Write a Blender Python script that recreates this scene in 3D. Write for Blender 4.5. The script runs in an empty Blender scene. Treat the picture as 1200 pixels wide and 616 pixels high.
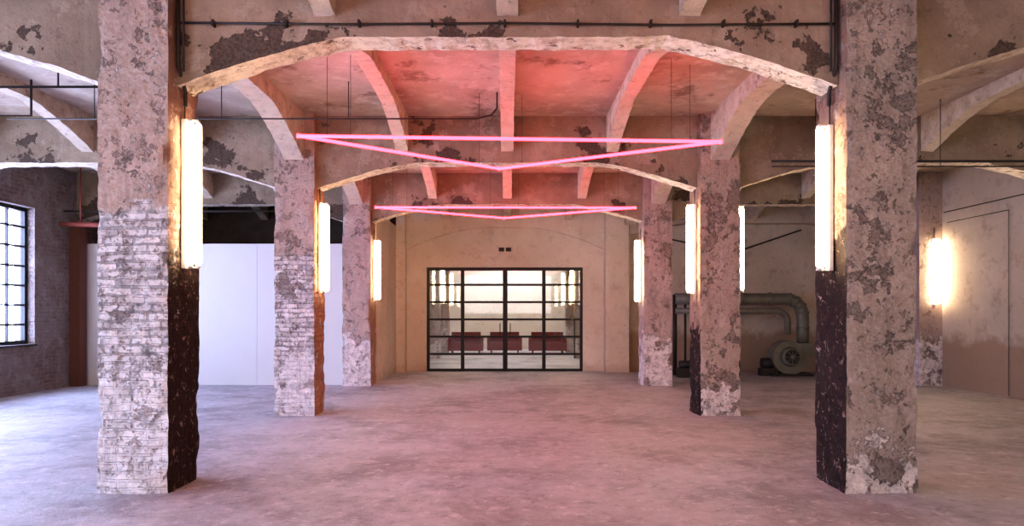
import bpy, math, random
from mathutils import Vector, noise as mn
random.seed(4)
S=bpy.context.scene
COL=S.collection
# ------------------------------------------------------------------ mesh builder
class MB:
    def __init__(s,*mats): s.v=[];s.f=[];s.m=[];s.sm=[];s.mats=list(mats)
    def quad(s,a,b,c,d,m=0):
        i=len(s.v); s.v+=[a,b,c,d]; s.f.append((i,i+1,i+2,i+3)); s.m.append(m); s.sm.append(False)
    def box(s,x0,x1,y0,y1,z0,z1,m=0):
        if x0>x1:x0,x1=x1,x0
        if y0>y1:y0,y1=y1,y0
        i=len(s.v)
        s.v+=[(x0,y0,z0),(x1,y0,z0),(x1,y1,z0),(x0,y1,z0),(x0,y0,z1),(x1,y0,z1),(x1,y1,z1),(x0,y1,z1)]
        for f in ((0,3,2,1),(4,5,6,7),(0,1,5,4),(1,2,6,5),(2,3,7,6),(3,0,4,7)):
            s.f.append(tuple(i+k for k in f)); s.m.append(m); s.sm.append(False)
        return s
    def tube(s,pts,r,m=0,seg=10,closed=False):
        pts=[Vector(p) for p in pts]; n=len(pts)
        rr=r if isinstance(r,(list,tuple)) else [r]*n
        t0=(pts[1]-pts[0]).normalized()
        up=Vector((0,0,1)) if abs(t0.z)<.9 else Vector((1,0,0))
        u=t0.cross(up).normalized(); base=len(s.v)
        for k in range(n):
            if k==0:t=(pts[1]-pts[0])
            elif k==n-1:t=(pts[-1]-pts[-2])
            else:t=(pts[k+1]-pts[k]).normalized()+(pts[k]-pts[k-1]).normalized()
            t.normalize(); u=(u-t*u.dot(t)).normalized(); w=t.cross(u)
            for j in range(seg):
                a=2*math.pi*j/seg
                s.v.append(tuple(pts[k]+(u*math.cos(a)+w*math.sin(a))*rr[k]))
        for k in range(n-1):
            for j in range(seg):
                a=base+k*seg+j;b=base+k*seg+(j+1)%seg
                s.f.append((a,b,b+seg,a+seg)); s.m.append(m); s.sm.append(True)
        s.f.append(tuple(base+j for j in range(seg))[::-1]); s.m.append(m); s.sm.append(False)
        s.f.append(tuple(base+(n-1)*seg+j for j in range(seg))); s.m.append(m); s.sm.append(False)
        return s
    def haunch(s,axis,a0,a1,w0,w1,ztop,zend,zcr,L,m=0,jit=.009,ends=(1,1),step=.05,pw=1.28):
        n=max(4,int((a1-a0)/step)); base=len(s.v)
        for k in range(n+1):
            a=a0+(a1-a0)*k/n
            z=zcr
            if ends[0] and a-a0<L: z=min(z,zend+(zcr-zend)*(1-(1-(a-a0)/L)**pw))
            if ends[1] and a1-a<L: z=min(z,zend+(zcr-zend)*(1-(1-(a1-a)/L)**pw))
            for w,zz in ((w0,ztop),(w0,z),(w1,z),(w1,ztop)):
                p=(a,w,zz) if axis=='x' else (w,a,zz)
                if zz is not ztop:
                    d=mn.noise(Vector(p)*5)*jit*.7+mn.noise(Vector(p)*17)*jit*.9
                    if mn.noise(Vector(p)*2.1+Vector((4,4,4)))>.30: d+=jit*1.0
                    e=mn.noise(Vector(p)*8+Vector((9,3,1)))*jit*1.0
                    p=(p[0],p[1]+e,p[2]+d) if axis=='x' else (p[0]+e,p[1],p[2]+d)
                s.v.append(p)
        for k in range(n):
            for j in range(4):
                a=base+4*k+j;b=base+4*k+(j+1)%4
                s.f.append((a,b,b+4,a+4)); s.m.append(m); s.sm.append(False)
        s.f.append((base,base+1,base+2,base+3)); s.f.append(tuple(base+4*n+j for j in (3,2,1,0)))
        s.m+=[m,m]; s.sm+=[False,False]
        return s
    def build(s,name):
        me=bpy.data.meshes.new(name); me.from_pydata(s.v,[],s.f)
        for mt in s.mats: me.materials.append(mt)
        me.polygons.foreach_set('material_index',s.m); me.polygons.foreach_set('use_smooth',s.sm)
        me.update()
        import bmesh
        bm=bmesh.new(); bm.from_mesh(me); bmesh.ops.recalc_face_normals(bm,faces=bm.faces); bm.to_mesh(me); bm.free()
        o=bpy.data.objects.new(name,me); COL.objects.link(o); return o
# ------------------------------------------------------------------ materials
class MT:
    def __init__(s,name,off=(0,0,0)):
        s.mat=bpy.data.materials.new(name); s.mat.use_nodes=True; nt=s.mat.node_tree; s.nt=nt
        for n in list(nt.nodes): nt.nodes.remove(n)
        s.out=s.n('ShaderNodeOutputMaterial'); s.b=s.n('ShaderNodeBsdfPrincipled')
        s.l(s.b.outputs[0],s.out.inputs[0])
        g=s.n('ShaderNodeNewGeometry'); s.geo=g
        a=s.n('ShaderNodeVectorMath'); s.l(g.outputs['Position'],a.inputs[0]); a.inputs[1].default_value=off
        s.pos=a.outputs[0]
        sx=s.n('ShaderNodeSeparateXYZ'); s.l(g.outputs['Position'],sx.inputs[0]); s.x,s.y,s.z=sx.outputs
        sn=s.n('ShaderNodeSeparateXYZ'); s.l(g.outputs['True Normal'],sn.inputs[0]); s.nx,s.ny,s.nz=sn.outputs
    def n(s,t): return s.nt.nodes.new(t)
    def l(s,a,b): s.nt.links.new(a,b)
    def setin(s,i,v):
        if hasattr(v,'is_output'): s.l(v,i)
        elif isinstance(v,(tuple,list)) and len(v)==3 and i.type=='RGBA': i.default_value=(*v,1)
        else: i.default_value=v
    def noise(s,sc,det=6,ro=.6,dist=0,vec=None,col=False):
        q=s.n('ShaderNodeTexNoise'); s.l(vec or s.pos,q.inputs['Vector'])
        q.inputs['Scale'].default_value=sc;q.inputs['Detail'].default_value=det
        q.inputs['Roughness'].default_value=ro;q.inputs['Distortion'].default_value=dist
        return q.outputs[0]
    def mr(s,v,a,b,c=0.,d=1.):
        q=s.n('ShaderNodeMapRange'); q.clamp=True
        for i,x in enumerate((v,a,b,c,d)): s.setin(q.inputs[i],x)
        return q.outputs[0]
    def ma(s,op,a,b=0.):
        q=s.n('ShaderNodeMath'); q.operation=op; s.setin(q.inputs[0],a); s.setin(q.inputs[1],b); return q.outputs[0]
    def mix(s,f,a,b,bl='MIX'):
        q=s.n('ShaderNodeMix'); q.data_type='RGBA'; q.blend_type=bl
        s.setin(q.inputs[0],f); s.setin(q.inputs[6],a); s.setin(q.inputs[7],b); return q.outputs[2]
    def vec(s,x,y,z):
        q=s.n('ShaderNodeCombineXYZ'); s.setin(q.inputs[0],x);s.setin(q.inputs[1],y);s.setin(q.inputs[2],z); return q.outputs[0]
    def brick(s,c1,c2,mo,bw=.26,rh=.08,ms=.012,warp=.02):
        u=s.ma('ADD',s.ma('ADD',s.x,s.y),s.ma('MULTIPLY',s.noise(3,3),warp*2))
        w=s.ma('ADD',s.z,s.ma('MULTIPLY',s.noise(4,4),warp))
        q=s.n('ShaderNodeTexBrick'); s.l(s.vec(u,w,0.),q.inputs['Vector'])
        for k,v in (('Color1',c1),('Color2',c2),('Mortar',mo),('Scale',1.),('Mortar Size',ms),('Mortar Smooth',.4),('Brick Width',bw),('Row Height',rh)):
            s.setin(q.inputs[k],v)
        return q.outputs[0],q.outputs[1]
    def fin(s,col,rough=.85,height=None,bd=.02,bs=.8,spec=.3,metal=0.):
        s.setin(s.b.inputs['Base Color'],col); s.setin(s.b.inputs['Roughness'],rough)
        s.b.inputs['Specular IOR Level'].default_value=spec; s.b.inputs['Metallic'].default_value=metal
        if height is not None:
            b=s.n('ShaderNodeBump'); b.inputs['Strength'].default_value=bs; b.inputs['Distance'].default_value=bd
            s.l(height,b.inputs['Height']); s.l(b.outputs[0],s.b.inputs['Normal'])
        return s.mat
def k(c,f): return tuple(min(1,x*f) for x in c)
def plain(name,c,r=.6,metal=0.,var=.15,sc=20):
    m=MT(name); nn=m.noise(sc); return m.fin(m.mix(nn,k(c,1-var),k(c,1+var)),r,metal=metal,height=nn,bd=.002,bs=.3)
def emit(name,c,st):
    m=MT(name); nn=m.noise(3,2)
    col=m.mix(nn,c,k(c,.97)); m.fin(col,.4)
    m.setin(m.b.inputs['Emission Color'],col); m.b.inputs['Emission Strength'].default_value=st
    return m.mat

def column_mat(name,off,plaster,under,white,zb,zw,dark,dz,pt=.55,sidecol=None,sgn=1):
    m=MT(name,off)
    nb=m.noise(1.4,9,.62,.3); n2=m.noise(2.7,10,.74,.15); nm=m.noise(6,8,.6); nf=m.noise(34,6,.6)
    c=m.mix(m.mr(nb,.35,.65),k(plaster,.82),k(plaster,1.12))
    c=m.mix(m.mr(nm,.35,.7,0,.5),c,k(plaster,.68))
    c=m.mix(m.ma('MULTIPLY',m.mr(nf,.45,.75),.3),c,white)
    bc,bf=m.brick(k(white,.95),k(white,.55),m.mix(m.noise(7,6,.7),k(white,.18),k(white,.8)),.25,.07,.012,.06)
    bc=m.mix(m.mr(m.noise(7,9,.75),.50,.58,0,.75),bc,k(white,1.0))
    bc=m.mix(m.mr(m.noise(15,9,.78),.53,.58,0,.85),bc,k(under,1.0))
    zz=m.ma('ADD',m.z,m.ma('MULTIPLY',m.ma('SUBTRACT',nb,.5),1.6))
    mb=m.mr(zz,zb+.02,zb-.02)
    c=m.mix(mb,c,bc)
    z3=m.ma('ADD',m.z,m.ma('MULTIPLY',m.ma('SUBTRACT',n2,.5),2.4))
    mw=m.mr(z3,zw+.02,zw-.02)
    wc=m.mix(m.mr(m.noise(8,9,.7),.42,.62),k(white,1.08),k(white,.68))
    wc=m.mix(m.mr(m.noise(17,8,.75),.55,.6,0,.7),wc,k(under,.9))
    c=m.mix(mw,c,wc)
    mp=m.mr(n2,pt,pt+.015)
    mp2=m.mr(m.noise(4.5,10,.76,.2),.58,.60)
    uc=m.mix(m.mr(nf,.4,.65),k(under,.8),k(under,1.4))
    c=m.mix(m.ma('MULTIPLY',mp,.8),c,uc)
    c=m.mix(m.ma('MULTIPLY',mp2,.5),c,m.mix(nf,k(under,.6),k(plaster,.9)))
    fl=m.mr(m.noise(11,10,.78,.1),.59,.62)
    c=m.mix(m.ma('MULTIPLY',fl,.7),c,white)
    vs=m.n('ShaderNodeVectorMath'); vs.operation='MULTIPLY'; m.l(m.pos,vs.inputs[0]); vs.inputs[1].default_value=(9,9,1.1)
    st=m.noise(1,7,.7,vec=vs.outputs[0])
    c=m.mix(m.mr(st,.52,.75,0,.5),c,k(under,.45))
    c=m.mix(m.mr(m.noise(22,9,.8),.58,.66,0,.5),c,k(under,.5))
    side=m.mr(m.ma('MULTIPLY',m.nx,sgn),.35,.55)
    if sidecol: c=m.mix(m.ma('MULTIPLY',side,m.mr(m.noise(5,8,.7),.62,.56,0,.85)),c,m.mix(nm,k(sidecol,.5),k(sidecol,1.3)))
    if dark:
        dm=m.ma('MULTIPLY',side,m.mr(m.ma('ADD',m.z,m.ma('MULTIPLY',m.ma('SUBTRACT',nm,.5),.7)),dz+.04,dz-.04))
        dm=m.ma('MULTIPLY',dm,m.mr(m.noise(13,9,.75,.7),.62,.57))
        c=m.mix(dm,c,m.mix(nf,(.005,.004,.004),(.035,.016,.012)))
    h=m.ma('ADD',m.ma('MULTIPLY',nf,.35),m.ma('MULTIPLY',nm,.5))
    h=m.ma('SUBTRACT',h,m.ma('MULTIPLY',mp,.6)); h=m.ma('SUBTRACT',h,m.ma('MULTIPLY',mp2,.35)); h=m.ma('ADD',h,m.ma('MULTIPLY',fl,.3))
    h=m.ma('SUBTRACT',h,m.ma('MULTIPLY',m.ma('MULTIPLY',mb,bf),.45))
    h=m.ma('ADD',h,m.ma('MULTIPLY',mw,.35))
    return m.fin(c,.88,h,.03,1.0)

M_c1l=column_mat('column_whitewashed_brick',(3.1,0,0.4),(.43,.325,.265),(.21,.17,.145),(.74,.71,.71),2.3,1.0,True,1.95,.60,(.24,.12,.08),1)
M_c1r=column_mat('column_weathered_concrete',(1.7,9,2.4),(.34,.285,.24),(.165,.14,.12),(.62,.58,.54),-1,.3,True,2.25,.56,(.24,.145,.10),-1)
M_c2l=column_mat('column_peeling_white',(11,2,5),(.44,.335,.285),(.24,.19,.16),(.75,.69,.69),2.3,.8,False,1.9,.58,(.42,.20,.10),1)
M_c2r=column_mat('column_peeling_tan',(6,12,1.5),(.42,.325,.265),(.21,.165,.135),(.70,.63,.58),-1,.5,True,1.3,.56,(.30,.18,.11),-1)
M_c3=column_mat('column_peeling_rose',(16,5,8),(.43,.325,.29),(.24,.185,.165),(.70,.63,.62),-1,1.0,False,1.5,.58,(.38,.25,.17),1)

def beam_mat():
    m=MT('beam_plaster')
    n1=m.noise(1.1,9,.6,.3); n2=m.noise(1.2,12,.66,.1); nm=m.noise(7,8,.6); nf=m.noise(40,6,.6)
    c=m.mix(m.mr(n1,.35,.65),(.21,.16,.115),(.36,.285,.21))
    c=m.mix(m.mr(nm,.45,.7,0,.5),c,(.22,.175,.13))
    mp0=m.mr(m.noise(2.6,11,.74),.55,.575)
    c=m.mix(m.ma('MULTIPLY',mp0,.45),c,(.42,.35,.275))
    c=m.mix(m.mr(m.noise(9,10,.8),.56,.64,0,.45),c,(.12,.09,.07))
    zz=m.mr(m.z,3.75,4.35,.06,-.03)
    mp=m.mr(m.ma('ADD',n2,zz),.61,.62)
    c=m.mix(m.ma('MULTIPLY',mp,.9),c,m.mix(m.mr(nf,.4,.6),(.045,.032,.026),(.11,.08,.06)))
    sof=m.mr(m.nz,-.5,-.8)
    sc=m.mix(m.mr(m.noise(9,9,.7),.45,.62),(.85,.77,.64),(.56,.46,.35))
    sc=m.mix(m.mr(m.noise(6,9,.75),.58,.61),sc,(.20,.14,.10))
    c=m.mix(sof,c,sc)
    h=m.ma('SUBTRACT',m.ma('ADD',m.ma('MULTIPLY',nf,.3),m.ma('MULTIPLY',nm,.5)),m.ma('MULTIPLY',mp,.7))
    return m.fin(c,.88,h,.025,.9)
M_beam=beam_mat()
def rib_mat():
    m=MT('rib_plaster'); nm=m.noise(5,9,.65); nf=m.noise(40,5,.6)
    c=m.mix(m.mr(nm,.38,.66),(.58,.50,.40),(.41,.325,.245))
    c=m.mix(m.mr(m.noise(3,10,.75,.1),.57,.62,0,.75),c,(.20,.15,.11))
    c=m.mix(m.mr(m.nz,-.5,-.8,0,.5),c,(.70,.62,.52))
    c=m.mix(m.mr(m.noise(10,9,.8),.57,.63,0,.55),c,(.18,.135,.10))
    return m.fin(c,.88,m.ma('ADD',nm,m.ma('MULTIPLY',nf,.4)),.02,.8)
M_rib=rib_mat()
def ceil_mat():
    m=MT('ceiling_plaster'); n1=m.noise(.9,9,.62,.3); nm=m.noise(4,9,.65); nf=m.noise(30,5,.6)
    c=m.mix(m.mr(n1,.38,.62),(.55,.465,.39),(.39,.31,.25))
    c=m.mix(m.mr(nm,.52,.68,0,.7),c,(.65,.60,.53))
    c=m.mix(m.mr(m.noise(1.3,11,.75,.1),.55,.63,0,.75),c,(.18,.125,.095))
    return m.fin(c,.9,m.ma('ADD',nm,m.ma('MULTIPLY',nf,.3)),.015,.7)
M_ceil=ceil_mat()
def floor_mat():
    m=MT('floor_concrete'); n1=m.noise(.45,8,.6,.4); nm=m.noise(2.0,12,.78,.1); nf=m.noise(45,6,.65)
    ns=m.noise(.6,11,.74,.3)
    c=m.mix(m.mr(n1,.35,.65),(.41,.41,.46),(.31,.305,.345))
    c=m.mix(m.mr(nm,.42,.62,0,.6),c,(.52,.52,.575))
    c=m.mix(m.mr(ns,.48,.60,0,.65),c,(.19,.175,.185))
    c=m.mix(m.mr(m.noise(6,11,.82),.53,.61,0,.6),c,(.66,.65,.70))
    c=m.mix(m.mr(m.noise(8,11,.82),.39,.45,.6,0),c,(.16,.148,.16))
    c=m.mix(m.mr(nf,.5,.72,0,.3),c,(.54,.53,.57))
    r=m.mr(ns,.3,.7,.45,.68)
    return m.fin(c,r,m.ma('ADD',m.ma('MULTIPLY',nm,.8),m.ma('MULTIPLY',nf,.3)),.022,.7,spec=.4)
M_floor=floor_mat()
def wall_brick():
    m=MT('wall_rough_brick'); nm=m.noise(5,9,.65); nf=m.noise(30,6,.7)
    bc,bf=m.brick((.26,.19,.17),(.19,.135,.12),(.28,.235,.215),warp=.05)
    c=m.mix(m.mr(m.noise(1.2,9,.65,.2),.42,.50,0,.8),bc,(.31,.26,.245))
    c=m.mix(m.mr(nm,.5,.65,0,.6),c,(.42,.375,.36))
    c=m.mix(m.mr(m.noise(8,10,.8),.53,.60,0,.6),c,(.15,.11,.10))
    h=m.ma('SUBTRACT',m.ma('ADD',nf,nm),m.ma('MULTIPLY',bf,.6))
    return m.fin(c,.9,h,.05,1)
M_brick=wall_brick()
def wall_pl(name,c1,c2,dirty,zd=0.9,off=(0,0,0),lw=.6):
    m=MT(name,off); n1=m.noise(.7,9,.6,.3); n3=m.noise(2,10,.7); nm=m.noise(3.5,10,.72,.2); nf=m.noise(30,5,.6)
    c=m.mix(m.mr(n1,.36,.64),c1,c2)
    c=m.mix(m.mr(nm,.53,.66,0,.55),c,dirty)
    c=m.mix(m.mr(m.noise(9,9,.8),.57,.64,0,.45),c,k(dirty,.7))
    lo=m.mr(m.ma('ADD',m.z,m.ma('MULTIPLY',n3,.9)),zd+.60,zd+.40)
    c=m.mix(m.ma('MULTIPLY',lo,lw),c,dirty)
    return m.fin(c,.85,m.ma('ADD',nm,m.ma('MULTIPLY',nf,.3)),.010,.5)
M_wallb=wall_pl('wall_cream_plaster',(.66,.595,.515),(.56,.49,.41),(.42,.34,.28),.1)
M_wallr=wall_pl('wall_buff_plaster',(.56,.48,.395),(.45,.38,.305),(.30,.205,.14),.95,(4,4,1),.85)
M_wallx=wall_pl('wall_pale_plaster',(.68,.63,.59),(.60,.55,.50),(.44,.38,.34),.1,(4,4,1),.5)
M_dark=plain('dim_brown_wall',(.11,.085,.07),.9,sc=4,var=.5)  # dark brown; also carries the dimness of the space behind the partition
M_panel=plain('white_board',(.62,.62,.63),.7,var=.03,sc=2)
M_blk=plain('black_steel',(.012,.013,.013),.45)
M_pipe=plain('dark_conduit',(.03,.025,.022),.5)
M_duct=plain('galvanised_duct',(.17,.165,.13),.5,.2,.45,6)
M_hous=plain('lamp_housing_white',(.6,.58,.55),.5)
M_red=plain('red_upholstery',(.15,.022,.02),.7)
M_redb=plain('red_oxide_steel',(.20,.05,.035),.6)
M_wood=plain('brown_post',(.14,.06,.04),.8)
M_tube=emit('fluorescent_tube_glow',(1,.78,.51),27)
M_neon=emit('pink_neon_glow',(1,.017,.030),21)
def glass():
    m=MT('clear_glass'); nt=m.nt
    t=m.n('ShaderNodeBsdfTransparent'); g=m.n('ShaderNodeBsdfGlossy'); g.inputs['Roughness'].default_value=.03
    g.inputs['Color'].default_value=(.9,.95,.95,1); t.inputs['Color'].default_value=(.95,.96,.96,1)
    f=m.n('ShaderNodeMixShader'); f.inputs[0].default_value=.05
    m.l(t.outputs[0],f.inputs[1]); m.l(g.outputs[0],f.inputs[2]); m.l(f.outputs[0],m.out.inputs[0]); return m.mat
M_glass=glass()

# ------------------------------------------------------------------ dimensions
ZC=4.43; XC=3.12; HW=.295
ROWS=[-6.9,-2.7,1.49,5.69,10.0,14.12]
CD=.57; YB=17.65; YF=-7.5; XW=9.0
MB(M_floor).box(-XW-.4,XW+.4,YF-.3,30,-.2,0).build('floor')
MB(M_ceil).box(-XW-.4,XW+.4,YF-.3,30,ZC,ZC+.2).build('ceiling')

# ------------------------------------------------------------------ columns
def column(x,y,mat,seed,chip=.045):
    x0,x1,y0,y1=x-HW,x+HW,y,y+CD; ns=14; nz=130
    per=[]
    for a in range(ns): per.append((x0+(x1-x0)*a/ns,y0))
    for a in range(ns): per.append((x1,y0+(y1-y0)*a/ns))
    for a in range(ns): per.append((x1-(x1-x0)*a/ns,y1))
    for a in range(ns): per.append((x0,y1-(y1-y0)*a/ns))
    cx,cy=(x0+x1)/2,(y0+y1)/2; v=[];f=[]; n=len(per)
    for kz in range(nz+1):
        z=ZC*kz/nz
        for i,(px,py) in enumerate(per):
            q=i%ns; dc=min(q,ns-q)
            p=Vector((px,py,z))+Vector((seed*3.3,seed*7.1,0))
            d=.005*mn.noise(p*3)+.006*mn.noise(p*11)
            if mn.noise(p*2.3+Vector((5,5,5)))>.25: d-=.009
            if dc<=1:
                cn=((i+ns//2)//ns)%4
                e=mn.noise(Vector((seed+cn*5.7,cn*2.3,z*2.3)))+.6*mn.noise(Vector((seed-cn,cn*3.3,z*9)))
                d-=chip*max(0,e+.02)*(1 if dc==0 else .35)
            if z<.25: d+=.02*(1-z/.25)*(.5+mn.noise(p*5))
            if z>3.4: d=min(d,0)
            dx,dy=px-cx,py-cy; L=math.hypot(dx,dy)
            v.append((px+dx/L*d,py+dy/L*d,z))
    for kz in range(nz):
        for i in range(n):
            a=kz*n+i;b=kz*n+(i+1)%n
            f.append((a,b,b+n,a+n))
    f.append(tuple(range(n))[::-1]); f.append(tuple(nz*n+i for i in range(n)))
    me=bpy.data.meshes.new('concrete_column'); me.from_pydata(v,[],f); me.materials.append(mat)
    o=bpy.data.objects.new('concrete_column',me); COL.objects.link(o)
cm={(3,-1):M_c1l,(3,1):M_c1r,(4,-1):M_c2l,(4,1):M_c2r,(5,-1):M_c3,(5,1):M_c3}
for r,y in enumerate(ROWS):
    for sx in (-1,1):
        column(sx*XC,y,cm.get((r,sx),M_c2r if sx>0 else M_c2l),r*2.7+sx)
for y in ROWS[1:]:
    MB(M_c3 if y>14 else M_c2r).box(8.52,XW,y,y+CD,0,ZC).build('wall_pilaster')

# ------------------------------------------------------------------ beams & ribs
CR=[3.8,3.8,3.86,3.865,3.74,3.78]; EN=[3.4,3.4,3.45,3.45,3.36,3.42]
B0,B1=.15,.45
for r,y in enumerate(ROWS):
    for (a,b,e) in ((-XC+HW,XC-HW,(1,1)),(-XW,-XC-HW,(1,1)),(XC+HW,8.52,(1,1))):
        MB(M_beam).haunch('x',a,b,y+B0,y+B1,ZC,EN[r],CR[r],1.45,ends=e).build('ceiling_beam')
MB(M_wallb).haunch('x',-2.6,2.5,YB-.10,YB-.002,ZC,3.15,3.70,1.9,pw=1.6,jit=.005).build('ceiling_beam')
MB(M_wallr).haunch('x',3.12,XW,YB-.28,YB-.002,ZC,3.5,3.8,1.4,jit=.008).build('ceiling_beam')
ys=ROWS+[YB-.10-B0]
for i in range(len(ys)-1):
    ya=ys[i]+B1; yb=ys[i+1]+B0
    for x in (-7.8,-6.24,-4.68,-1.56,0,1.56,4.68,6.24,7.8):
        MB(M_rib).haunch('y',ya,yb-(.18 if (i==len(ys)-2 and x>3) else 0),x-.09,x+.09,ZC,4.04 if i==2 else 3.90,4.27,1.35,jit=.009,pw=1.35).build('ceiling_rib')
    ya=ys[i]+CD; yb=ys[i+1]+(0 if i<len(ys)-2 else B0-.19)
    for x in (-XC,XC):
        MB(M_rib).haunch('y',ya,yb,x-.14,x+.14,ZC,4.17 if i==2 else 3.75,4.2,1.4,jit=.009,pw=1.35).build('ceiling_rib')

# ------------------------------------------------------------------ walls
wins=[(-6.0,-3.4),(-1.9,.7),(2.3,4.9),(6.5,9.1),(10.55,13.0)]
WZ0,WZ1=.92,3.5
w=MB(M_brick); prev=YF
for a,b in wins:
    w.box(-XW-.4,-XW,prev,a,0,ZC); w.box(-XW-.4,-XW,a,b,0,WZ0); w.box(-XW-.4,-XW,a,b,WZ1,ZC); prev=b
w.box(-XW-.4,-XW,prev,YB+.25,0,ZC); w.build('wall_left')
for i,(a,b) in enumerate(wins):
    q=MB(M_blk,M_glass,M_pipe); X0,X1=-XW-.22,-XW-.14
    q.box(X0,X1,a,a+.07,WZ0,WZ1);q.box(X0,X1,b-.07,b,WZ0,WZ1);q.box(X0,X1,a+.07,b-.07,WZ0,WZ0+.07);q.box(X0,X1,a+.07,b-.07,WZ1-.07,WZ1)
    nc=5
    for c in range(1,nc):
        yy=a+(b-a)*c/nc; q.box(X0+.02,X1-.01,yy-.018,yy+.018,WZ0+.07,WZ1-.07)
    for c in range(1,7):
        zz=WZ0+(WZ1-WZ0)*c/7; q.box(X0+.021,X1-.011,a+.07,b-.07,zz-.018,zz+.018)
    q.box(X0+.038,X0+.042,a+.07,b-.07,WZ0+.07,WZ1-.07,1)
    q.box(-XW-.14,-XW+.05,a,b,WZ0-.03,WZ0-.001,2)
    q.build('window_%d'%(i+1))
    L=bpy.data.lights.new('daylight','AREA'); L.shape='RECTANGLE'; L.size=b-a; L.size_y=WZ1-WZ0
    L.cycles.is_portal=True
    o=bpy.data.objects.new('daylight_portal',L); COL.objects.link(o); o.location=(-XW-.36,(a+b)/2,(WZ0+WZ1)/2)
    o.rotation_euler=(math.pi/2,0,-math.pi/2)
MB(M_wallr).box(XW,XW+.3,YF,YB+.25,0,ZC).build('wall_right')
MB(M_wallr).box(-XW,XW,YF-.3,YF,0,ZC).build('wall_front')
DX0,DX1,DZ=-2.085,1.953,2.69
MB(M_wallb).box(-2.83,DX0,YB,YB+.25,0,ZC).build('wall_back')
MB(M_wallb).box(DX0,DX1,YB,YB+.25,DZ,ZC).build('wall_back')
MB(M_wallb).box(DX1,3.1,YB,YB+.25,0,ZC).build('wall_back')
MB(M_wallr).box(3.1,XW,YB,YB+.25,0,ZC).build('wall_back')
MB(M_dark).box(-XW,-2.83,YB,YB+.25,0,ZC).build('wall_back')
MB(M_wallb).box(-2.99,-2.83,ROWS[5]+CD,YB,0,3.72).build('wall_side')
MB(M_wallb).box(2.5,3.1,YB-.28,YB,0,ZC).build('wall_pilaster')
MB(M_wallb).box(-2.83,-2.6,YB-.28,YB,0,ZC).build('wall_pilaster')
p=MB(M_panel,M_blk); xs=[-8.97,-7.1,-5.25,-3.43]
for a,b in zip(xs,xs[1:]): p.box(a+.002,b-.002,14.32,14.38,0.0,2.96)
for a in xs[:-1]: p.box(a+.3,a+.36,14.38,14.44,0,2.9,1); 
p.build('white_partition_panel')
MB(M_wood).box(-8.99,-8.78,14.02,14.25,0,3.28).box(-8.99,-8.74,14.0,14.26,3.28,3.38).build('timber_post')
MB(M_redb).tube([(-8.9,13.6,3.28),(-6.5,13.6,3.22)],.05).tube([(-6.5,13.6,3.22),(-6.5,13.6,3.78)],.015).tube([(-8.5,13.6,3.27),(-8.5,13.6,4.4)],.015).build('red_steel_pipe')

# ------------------------------------------------------------------ glazed double door
d=MB(M_blk,M_glass); yy0,yy1=YB+.04,YB+.12
d.box(DX0,DX1,yy0-.02,yy1+.02,DZ-.08,DZ); d.box(DX0,DX1,yy0,yy1,0,.07)
d.box(DX0,DX0+.07,yy0-.02,yy1+.02,.07,DZ-.08); d.box(DX1-.07,DX1,yy0-.02,yy1+.02,.07,DZ-.08)
px=lambda u:(u-594.5)*YB/800
for c,wd in ((542,.045),(592,.06),(637.5,.045)): d.box(px(c)-wd,px(c)+wd,yy0-.01,yy1,.07,DZ-.08)
for c in range(1,6):
    zz=DZ*c/6; d.box(DX0+.07,DX1-.07,yy0+.01,yy1-.01,zz-.028,zz+.028)
d.box(DX0+.07,DX1-.07,YB+.078,YB+.084,.07,DZ-.08,1)
for u in (586,598): d.tube([(px(u),yy0-.06,.95),(px(u),yy0-.06,1.25)],.012)
for u in (586,598):
    for z in (.97,1.23): d.tube([(px(u),yy0-.06,z),(px(u),yy0,z)],.008,seg=6)
d.build('door_1')
MB(M_pipe,M_hous).box(-.22,-.08,YB-.02,YB,3.10,3.2).box(-.04,.10,YB-.02,YB,3.10,3.2).build('emergency_light_fitting')

# ------------------------------------------------------------------ tube lamps
def tube_lamp(x,y,z0,z1,nx,ny,spread=.042,r=.030):
    q=MB(M_hous,M_tube,M_pipe)
    tx,ty=-ny,nx
    def bx(o0,o1,w,za,zb,m):
        a=(x+nx*o0-tx*w, y+ny*o0-ty*w); b=(x+nx*o1+tx*w, y+ny*o1+ty*w)
        q.box(a[0],b[0],a[1],b[1],za,zb,m)
    bx(0,.035,.035,z0-.03,z1+.03,0)
    for (o,t) in ((.075,-.03),(.075+spread,.03)):
        cx,cy=x+nx*o+tx*t,y+ny*o+ty*t
        q.tube([(cx,cy,z0),(cx,cy,z0+.02),(cx,cy,z1-.02),(cx,cy,z1)],[r*.7,r,r,r*.7],1,14)
        q.tube([(cx,cy,z0-.03),(cx,cy,z0)],r*.6,0,12); q.tube([(cx,cy,z1),(cx,cy,z1+.03)],r*.6,0,12)
    bx(.035,.13,.010,z0-.030,z0-.012,0); bx(.035,.13,.010,z1+.012,z1+.030,0)
    q.tube([(x+nx*.015,y+ny*.015,z1+.03),(x+nx*.015,y+ny*.015,z1+.25)],.007,2,6)
    q.build('wall_tube_lamp')
inn=XC-HW
tube_lamp(-inn+.01,5.93,1.92,3.15,1,0); tube_lamp(inn-.01,5.93,1.90,3.10,-1,0)
tube_lamp(-inn+.01,10.2,1.84,3.12,1,0); tube_lamp(inn-.01,10.2,1.82,3.10,-1,0)
tube_lamp(-inn+.01,14.35,1.80,3.02,1,0); tube_lamp(inn-.01,14.35,1.76,3.02,-1,0)
tube_lamp(XC+HW-.005,10.2,1.85,3.08,1,0,.03)
tube_lamp(8.82,14.12,1.70,3.02,0,-1)
for y in (1.75,-2.45):  # column lamp row continued out of view, added for fill
    tube_lamp(-inn+.01,y,1.9,3.12,1,0); tube_lamp(inn-.01,y,1.9,3.12,-1,0)
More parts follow.
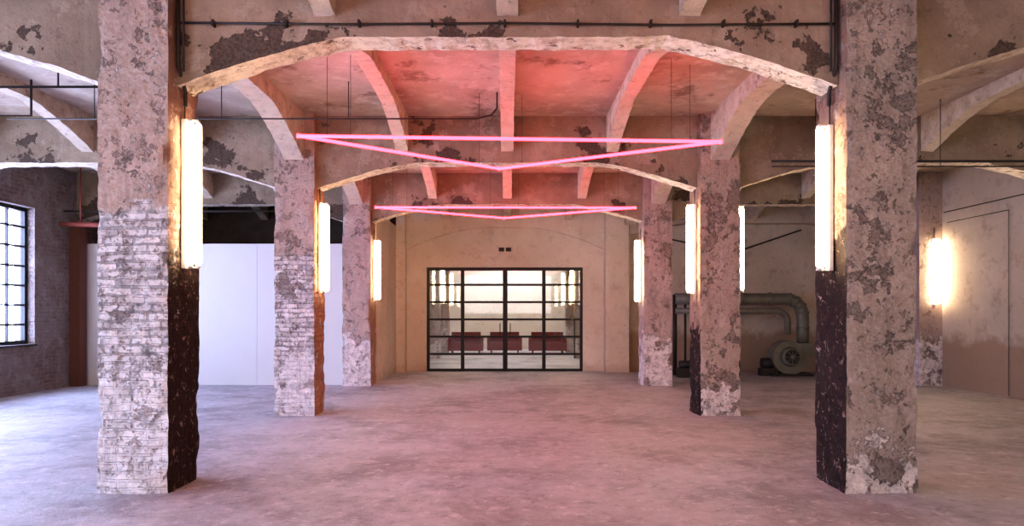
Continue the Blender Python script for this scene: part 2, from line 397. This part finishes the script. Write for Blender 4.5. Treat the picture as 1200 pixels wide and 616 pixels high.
for y in (1.77,5.97,10.28): tube_lamp(8.52,y,1.8,3.05,-1,0)  # unseen tubes added on the pilasters to brighten the right bay
for y in (1.6,5.7,9.8): tube_lamp(-XW,y,1.8,3.05,1,0)  # off-screen tubes added between the windows to lift the left bay

# ------------------------------------------------------------------ neon triangles
def neon(pts,zc):
    q=MB(M_neon,M_pipe)
    P=[Vector(p) for p in pts]
    for i in range(3):
        a,b=P[i],P[(i+1)%3]; q.tube([a,b],.019,0,12)
    for p in P: q.tube([p+Vector((0,0,-.022)),p+Vector((0,0,.022))],.020,0,12)
    for i in range(3):
        a,b=P[i],P[(i+1)%3]
        for t in (.12,.88):
            s=a.lerp(b,t); q.tube([s,(s.x,s.y,zc)],.0025,1,5)
    q.build('neon_triangle_light')
neon([(-2.32,7.58,3.47),(2.45,7.84,3.47),(-.11,9.30,3.47)],4.42)
neon([(-2.42,12.55,3.45),(2.36,12.60,3.45),(-.06,13.98,3.45)],4.42)
neon([(-2.4,2.15,3.47),(2.4,2.15,3.47),(0,3.75,3.47)],4.42)  # extra triangle out of view, added for pink fill on near floor and columns

# ------------------------------------------------------------------ conduits
q=MB(M_pipe); y=5.80
q.tube([(-2.80,y,3.97),(-1.4,y,3.955),(0,y,3.965),(1.4,y,3.95),(2.80,y,3.96)],.010,0,8)
for i in range(9): x=-2.5+i*.62; q.box(x-.009,x+.009,y-.02,y+.04,3.94,3.99)
q.build('ceiling_conduit')
for sx in (-1,1):
    q=MB(M_pipe); x=sx*(inn-.03); y=5.80
    q.tube([(x,y,4.42),(x,y,3.6),(x,5.93,3.42),(x,5.93,3.3)],.017,0,8)
    q.tube([(x-sx*.05,y-.01,4.42),(x-sx*.05,y-.01,3.55)],.010,0,8); q.build('wall_conduit')
q=MB(M_pipe)
q.tube([(-6.3,8.6,3.95),(-.4,8.6,3.95),(-.2,8.62,4.0),(-.13,8.65,4.1),(-.13,8.65,4.3)],.010,0,8)
for x in (-5.2,-3.6,-2.0): q.tube([(x,8.6,3.95),(x,8.6,4.42)],.006,0,6)
q.build('ceiling_conduit')
q=MB(M_pipe)
q.tube([(-8.95,7.6,4.02),(-3.5,7.6,4.02)],.014,0,8).tube([(-5.3,7.6,4.1),(-5.3,7.6,3.72),(-5.3,7.6,3.70),(-8.9,7.6,3.70)],.012,0,8)
q.tube([(-5.0,7.6,4.02),(-5.0,7.6,4.42)],.01,0,6); q.build('ceiling_conduit')
q=MB(M_pipe)
q.tube([(3.6,9.3,3.57),(8.95,9.3,3.57)],.018,0,8).tube([(3.6,9.3,3.50),(8.95,9.3,3.50)],.010,0,8)
for x in (4.2,5.9,7.4): q.tube([(x,9.3,3.5),(x,9.3,4.42)],.005,0,6)
q.build('ceiling_conduit')
q=MB(M_pipe)
q.tube([(-3.5,13.7,3.55),(-8.9,13.7,3.55)],.02,0,8)
for x in (-4.2,-6.2): q.box(x-.01,x+.01,13.68,13.72,3.55,4.42)
q.build('ceiling_conduit')
q=MB(M_pipe)
q.tube([(8.96,3,3.57),(8.96,14.0,3.57)],.010,0,8).tube([(8.96,12.2,3.35),(8.96,13.9,3.35)],.007,0,8)
q.tube([(8.96,12.2,3.35),(8.96,12.2,0.02)],.006,0,8)
q.build('wall_conduit')
q=MB(M_pipe); q.tube([(3.9,16.5,3.3),(5.6,16.9,3.0),(7.4,17.2,3.6)],.02,0,8); q.tube([(3.9,16.5,3.3),(3.9,16.5,4.42)],.012,0,6); q.build('ceiling_conduit')

# ------------------------------------------------------------------ duct + blower
q=MB(M_duct,M_pipe); Y=16.5
def arc(cx,cz,r,a0,a1,n,y=Y): return [(cx+r*math.cos(math.radians(a0+(a1-a0)*i/n)),y,cz+r*math.sin(math.radians(a0+(a1-a0)*i/n))) for i in range(n+1)]
path=[(4.05,Y,1.85)]+[(4.6+i*.35,Y,1.85) for i in range(6)]+arc(6.72,1.43,.42,90,0,8)+[(7.14,Y,1.15),(7.14,Y,.80)]
q.tube(path,.14,0,18)
for i in range(4,len(path)-1,2):
    a=Vector(path[i]);b=Vector(path[i+1]); t=(b-a).normalized()*.02; q.tube([a-t,a+t],.16,0,18)
path2=[(4.05,Y-.05,1.56),(6.2,Y-.05,1.56)]+arc(6.5,1.3,.26,90,0,6,Y-.05)+[(6.76,Y-.05,1.0)]
q.tube(path2,.075,0,14)
q.tube([(4.05,Y,1.95),(4.05,Y,0.01)],.05,1,10); q.tube([(4.3,Y,1.85),(4.3,Y,0.01)],.03,1,8); q.tube([(5.6,Y,1.72),(5.6,Y,0.01)],.025,1,8)
q.build('ventilation_duct')
q=MB(M_duct,M_pipe)
cx,cz=6.75,.47; n=26; ring=[]
for i in range(n):
    a=2*math.pi*i/n; r=.36+.10*((i/n))
    ring.append((cx+r*math.cos(a),cz+r*math.sin(a)))
b=len(q.v)
for yy in (Y-.22,Y+.18):
    for (x,z) in ring: q.v.append((x,yy,max(z,.06)))
for i in range(n):
    j=(i+1)%n; q.f.append((b+i,b+j,b+n+j,b+n+i)); q.m.append(0); q.sm.append(False)
q.f.append(tuple(b+i for i in range(n))); q.f.append(tuple(b+n+i for i in range(n))[::-1]); q.m+=[0,0]; q.sm+=[False,False]
q.tube([(cx,Y-.34,cz),(cx,Y-.22,cz)],[.20,.24],0,20); q.tube([(cx,Y-.35,cz),(cx,Y-.335,cz)],.17,1,20); q.tube([(cx,Y-.36,cz),(cx,Y-.34,cz)],.05,0,12)
for i in range(8):
    a=i*math.pi/4; q.tube([(cx+.05*math.cos(a),Y-.355,cz+.05*math.sin(a)),(cx+.18*math.cos(a),Y-.355,cz+.18*math.sin(a))],.008,0,5)
q.box(6.95,7.32,Y-.2,Y+.16,.45,.79); q.box(6.3,7.3,Y-.26,Y+.24,0,.06,1)
q.tube([(6.15,Y,.3),(6.5,Y,.3)],.13,1,14); q.box(6.1,6.5,Y-.12,Y+.12,.0,.18,1)
q.build('centrifugal_blower')
MB(M_pipe).box(4.0,4.5,15.9,16.2,0,.22).tube([(4.05,16.05,.3),(4.45,16.05,.3)],.09,0,12).build('electric_motor')

# ------------------------------------------------------------------ adjoining room beyond door
MB(M_wallx).box(-6.2,-6,YB+.25,29,0,ZC).build('wall_annex_left')
MB(M_wallx).box(6,6.2,YB+.25,29,0,ZC).build('wall_annex_right')
MB(M_wallx).box(-6.2,6.2,29,29.2,0,ZC).build('wall_annex_back')
for sx in (-1,1):
    MB(M_c2r).box(sx*2.5-.25,sx*2.5+.25,22.6,23.1,0,ZC).build('annex_column')
    MB(M_c3).box(sx*2.5-.25,sx*2.5+.25,26.2,26.7,0,ZC).build('annex_column')
    tube_lamp(sx*2.25,22.85,1.85,3.05,-sx,0); tube_lamp(sx*2.25,26.45,1.85,3.05,-sx,0)
for y in (22.7,26.3):
    MB(M_beam).haunch('x',-2.25,2.25,y,y+.3,ZC,3.2,3.5,1).build('ceiling_beam')
def bench(x,y,wd):
    q=MB(M_red,M_pipe); q.box(x-wd/2,x+wd/2,y,y+.6,.12,.42); q.box(x-wd/2,x+wd/2,y+.48,y+.62,.42,.80)
    q.box(x-wd/2-.1,x-wd/2,y,y+.62,.12,.58); q.box(x+wd/2,x+wd/2+.1,y,y+.62,.12,.58)
    for a in (-1,1):
        for bb in (.05,.52): q.box(x+a*(wd/2-.05)-.025,x+a*(wd/2-.05)+.025,y+bb,y+bb+.05,0,.12,1)
    q.build('red_sofa')
bench(-1.55,25.2,1.1); bench(-.1,25.4,1.1); bench(1.5,25.2,1.2)

# ------------------------------------------------------------------ lights
W=bpy.data.worlds.new('World'); S.world=W; W.use_nodes=True
bg=W.node_tree.nodes['Background']; bg.inputs[0].default_value=(.54,.62,1,1); bg.inputs[1].default_value=31.0
def area(name,loc,rot,sx,sy,pw,c):
    L=bpy.data.lights.new(name,'AREA'); L.shape='RECTANGLE'; L.size=sx; L.size_y=sy; L.energy=pw; L.color=c
    o=bpy.data.objects.new(name,L); COL.objects.link(o); o.location=loc; o.rotation_euler=rot
area('unseen_front_fill',(0,-3.6,2.6),(math.radians(88),0,0),5,2.2,125,(1,.90,.87))  # unseen fills added behind the camera to light the column fronts
area('unseen_front_fill',(-6,-2.0,2.6),(math.radians(88),0,0),3.5,2.2,60,(1,.92,.88))
area('unseen_front_fill',(6,-2.0,2.6),(math.radians(88),0,0),3.5,2.2,95,(1,.86,.77))
area('added_annex_fill',(0,20.3,4.35),(0,0,0),3,1.6,140,(1,.93,.92))  # fills added above the door's sightline to brighten the annex
area('added_annex_fill',(0,27.9,4.35),(0,0,0),4,.8,140,(1,.93,.92))

# ------------------------------------------------------------------ camera
cam=bpy.data.cameras.new('camera'); cam.sensor_width=36; cam.lens=24; cam.shift_x=.0046; cam.shift_y=.0492
co=bpy.data.objects.new('camera',cam); COL.objects.link(co); co.location=(0,0,1.5); co.rotation_euler=(math.pi/2,0,0)
S.camera=co
S.view_settings.view_transform='Standard'
try: S.view_settings.look='Medium High Contrast'
except Exception: S.view_settings.look='None'
S.view_settings.exposure=0.08
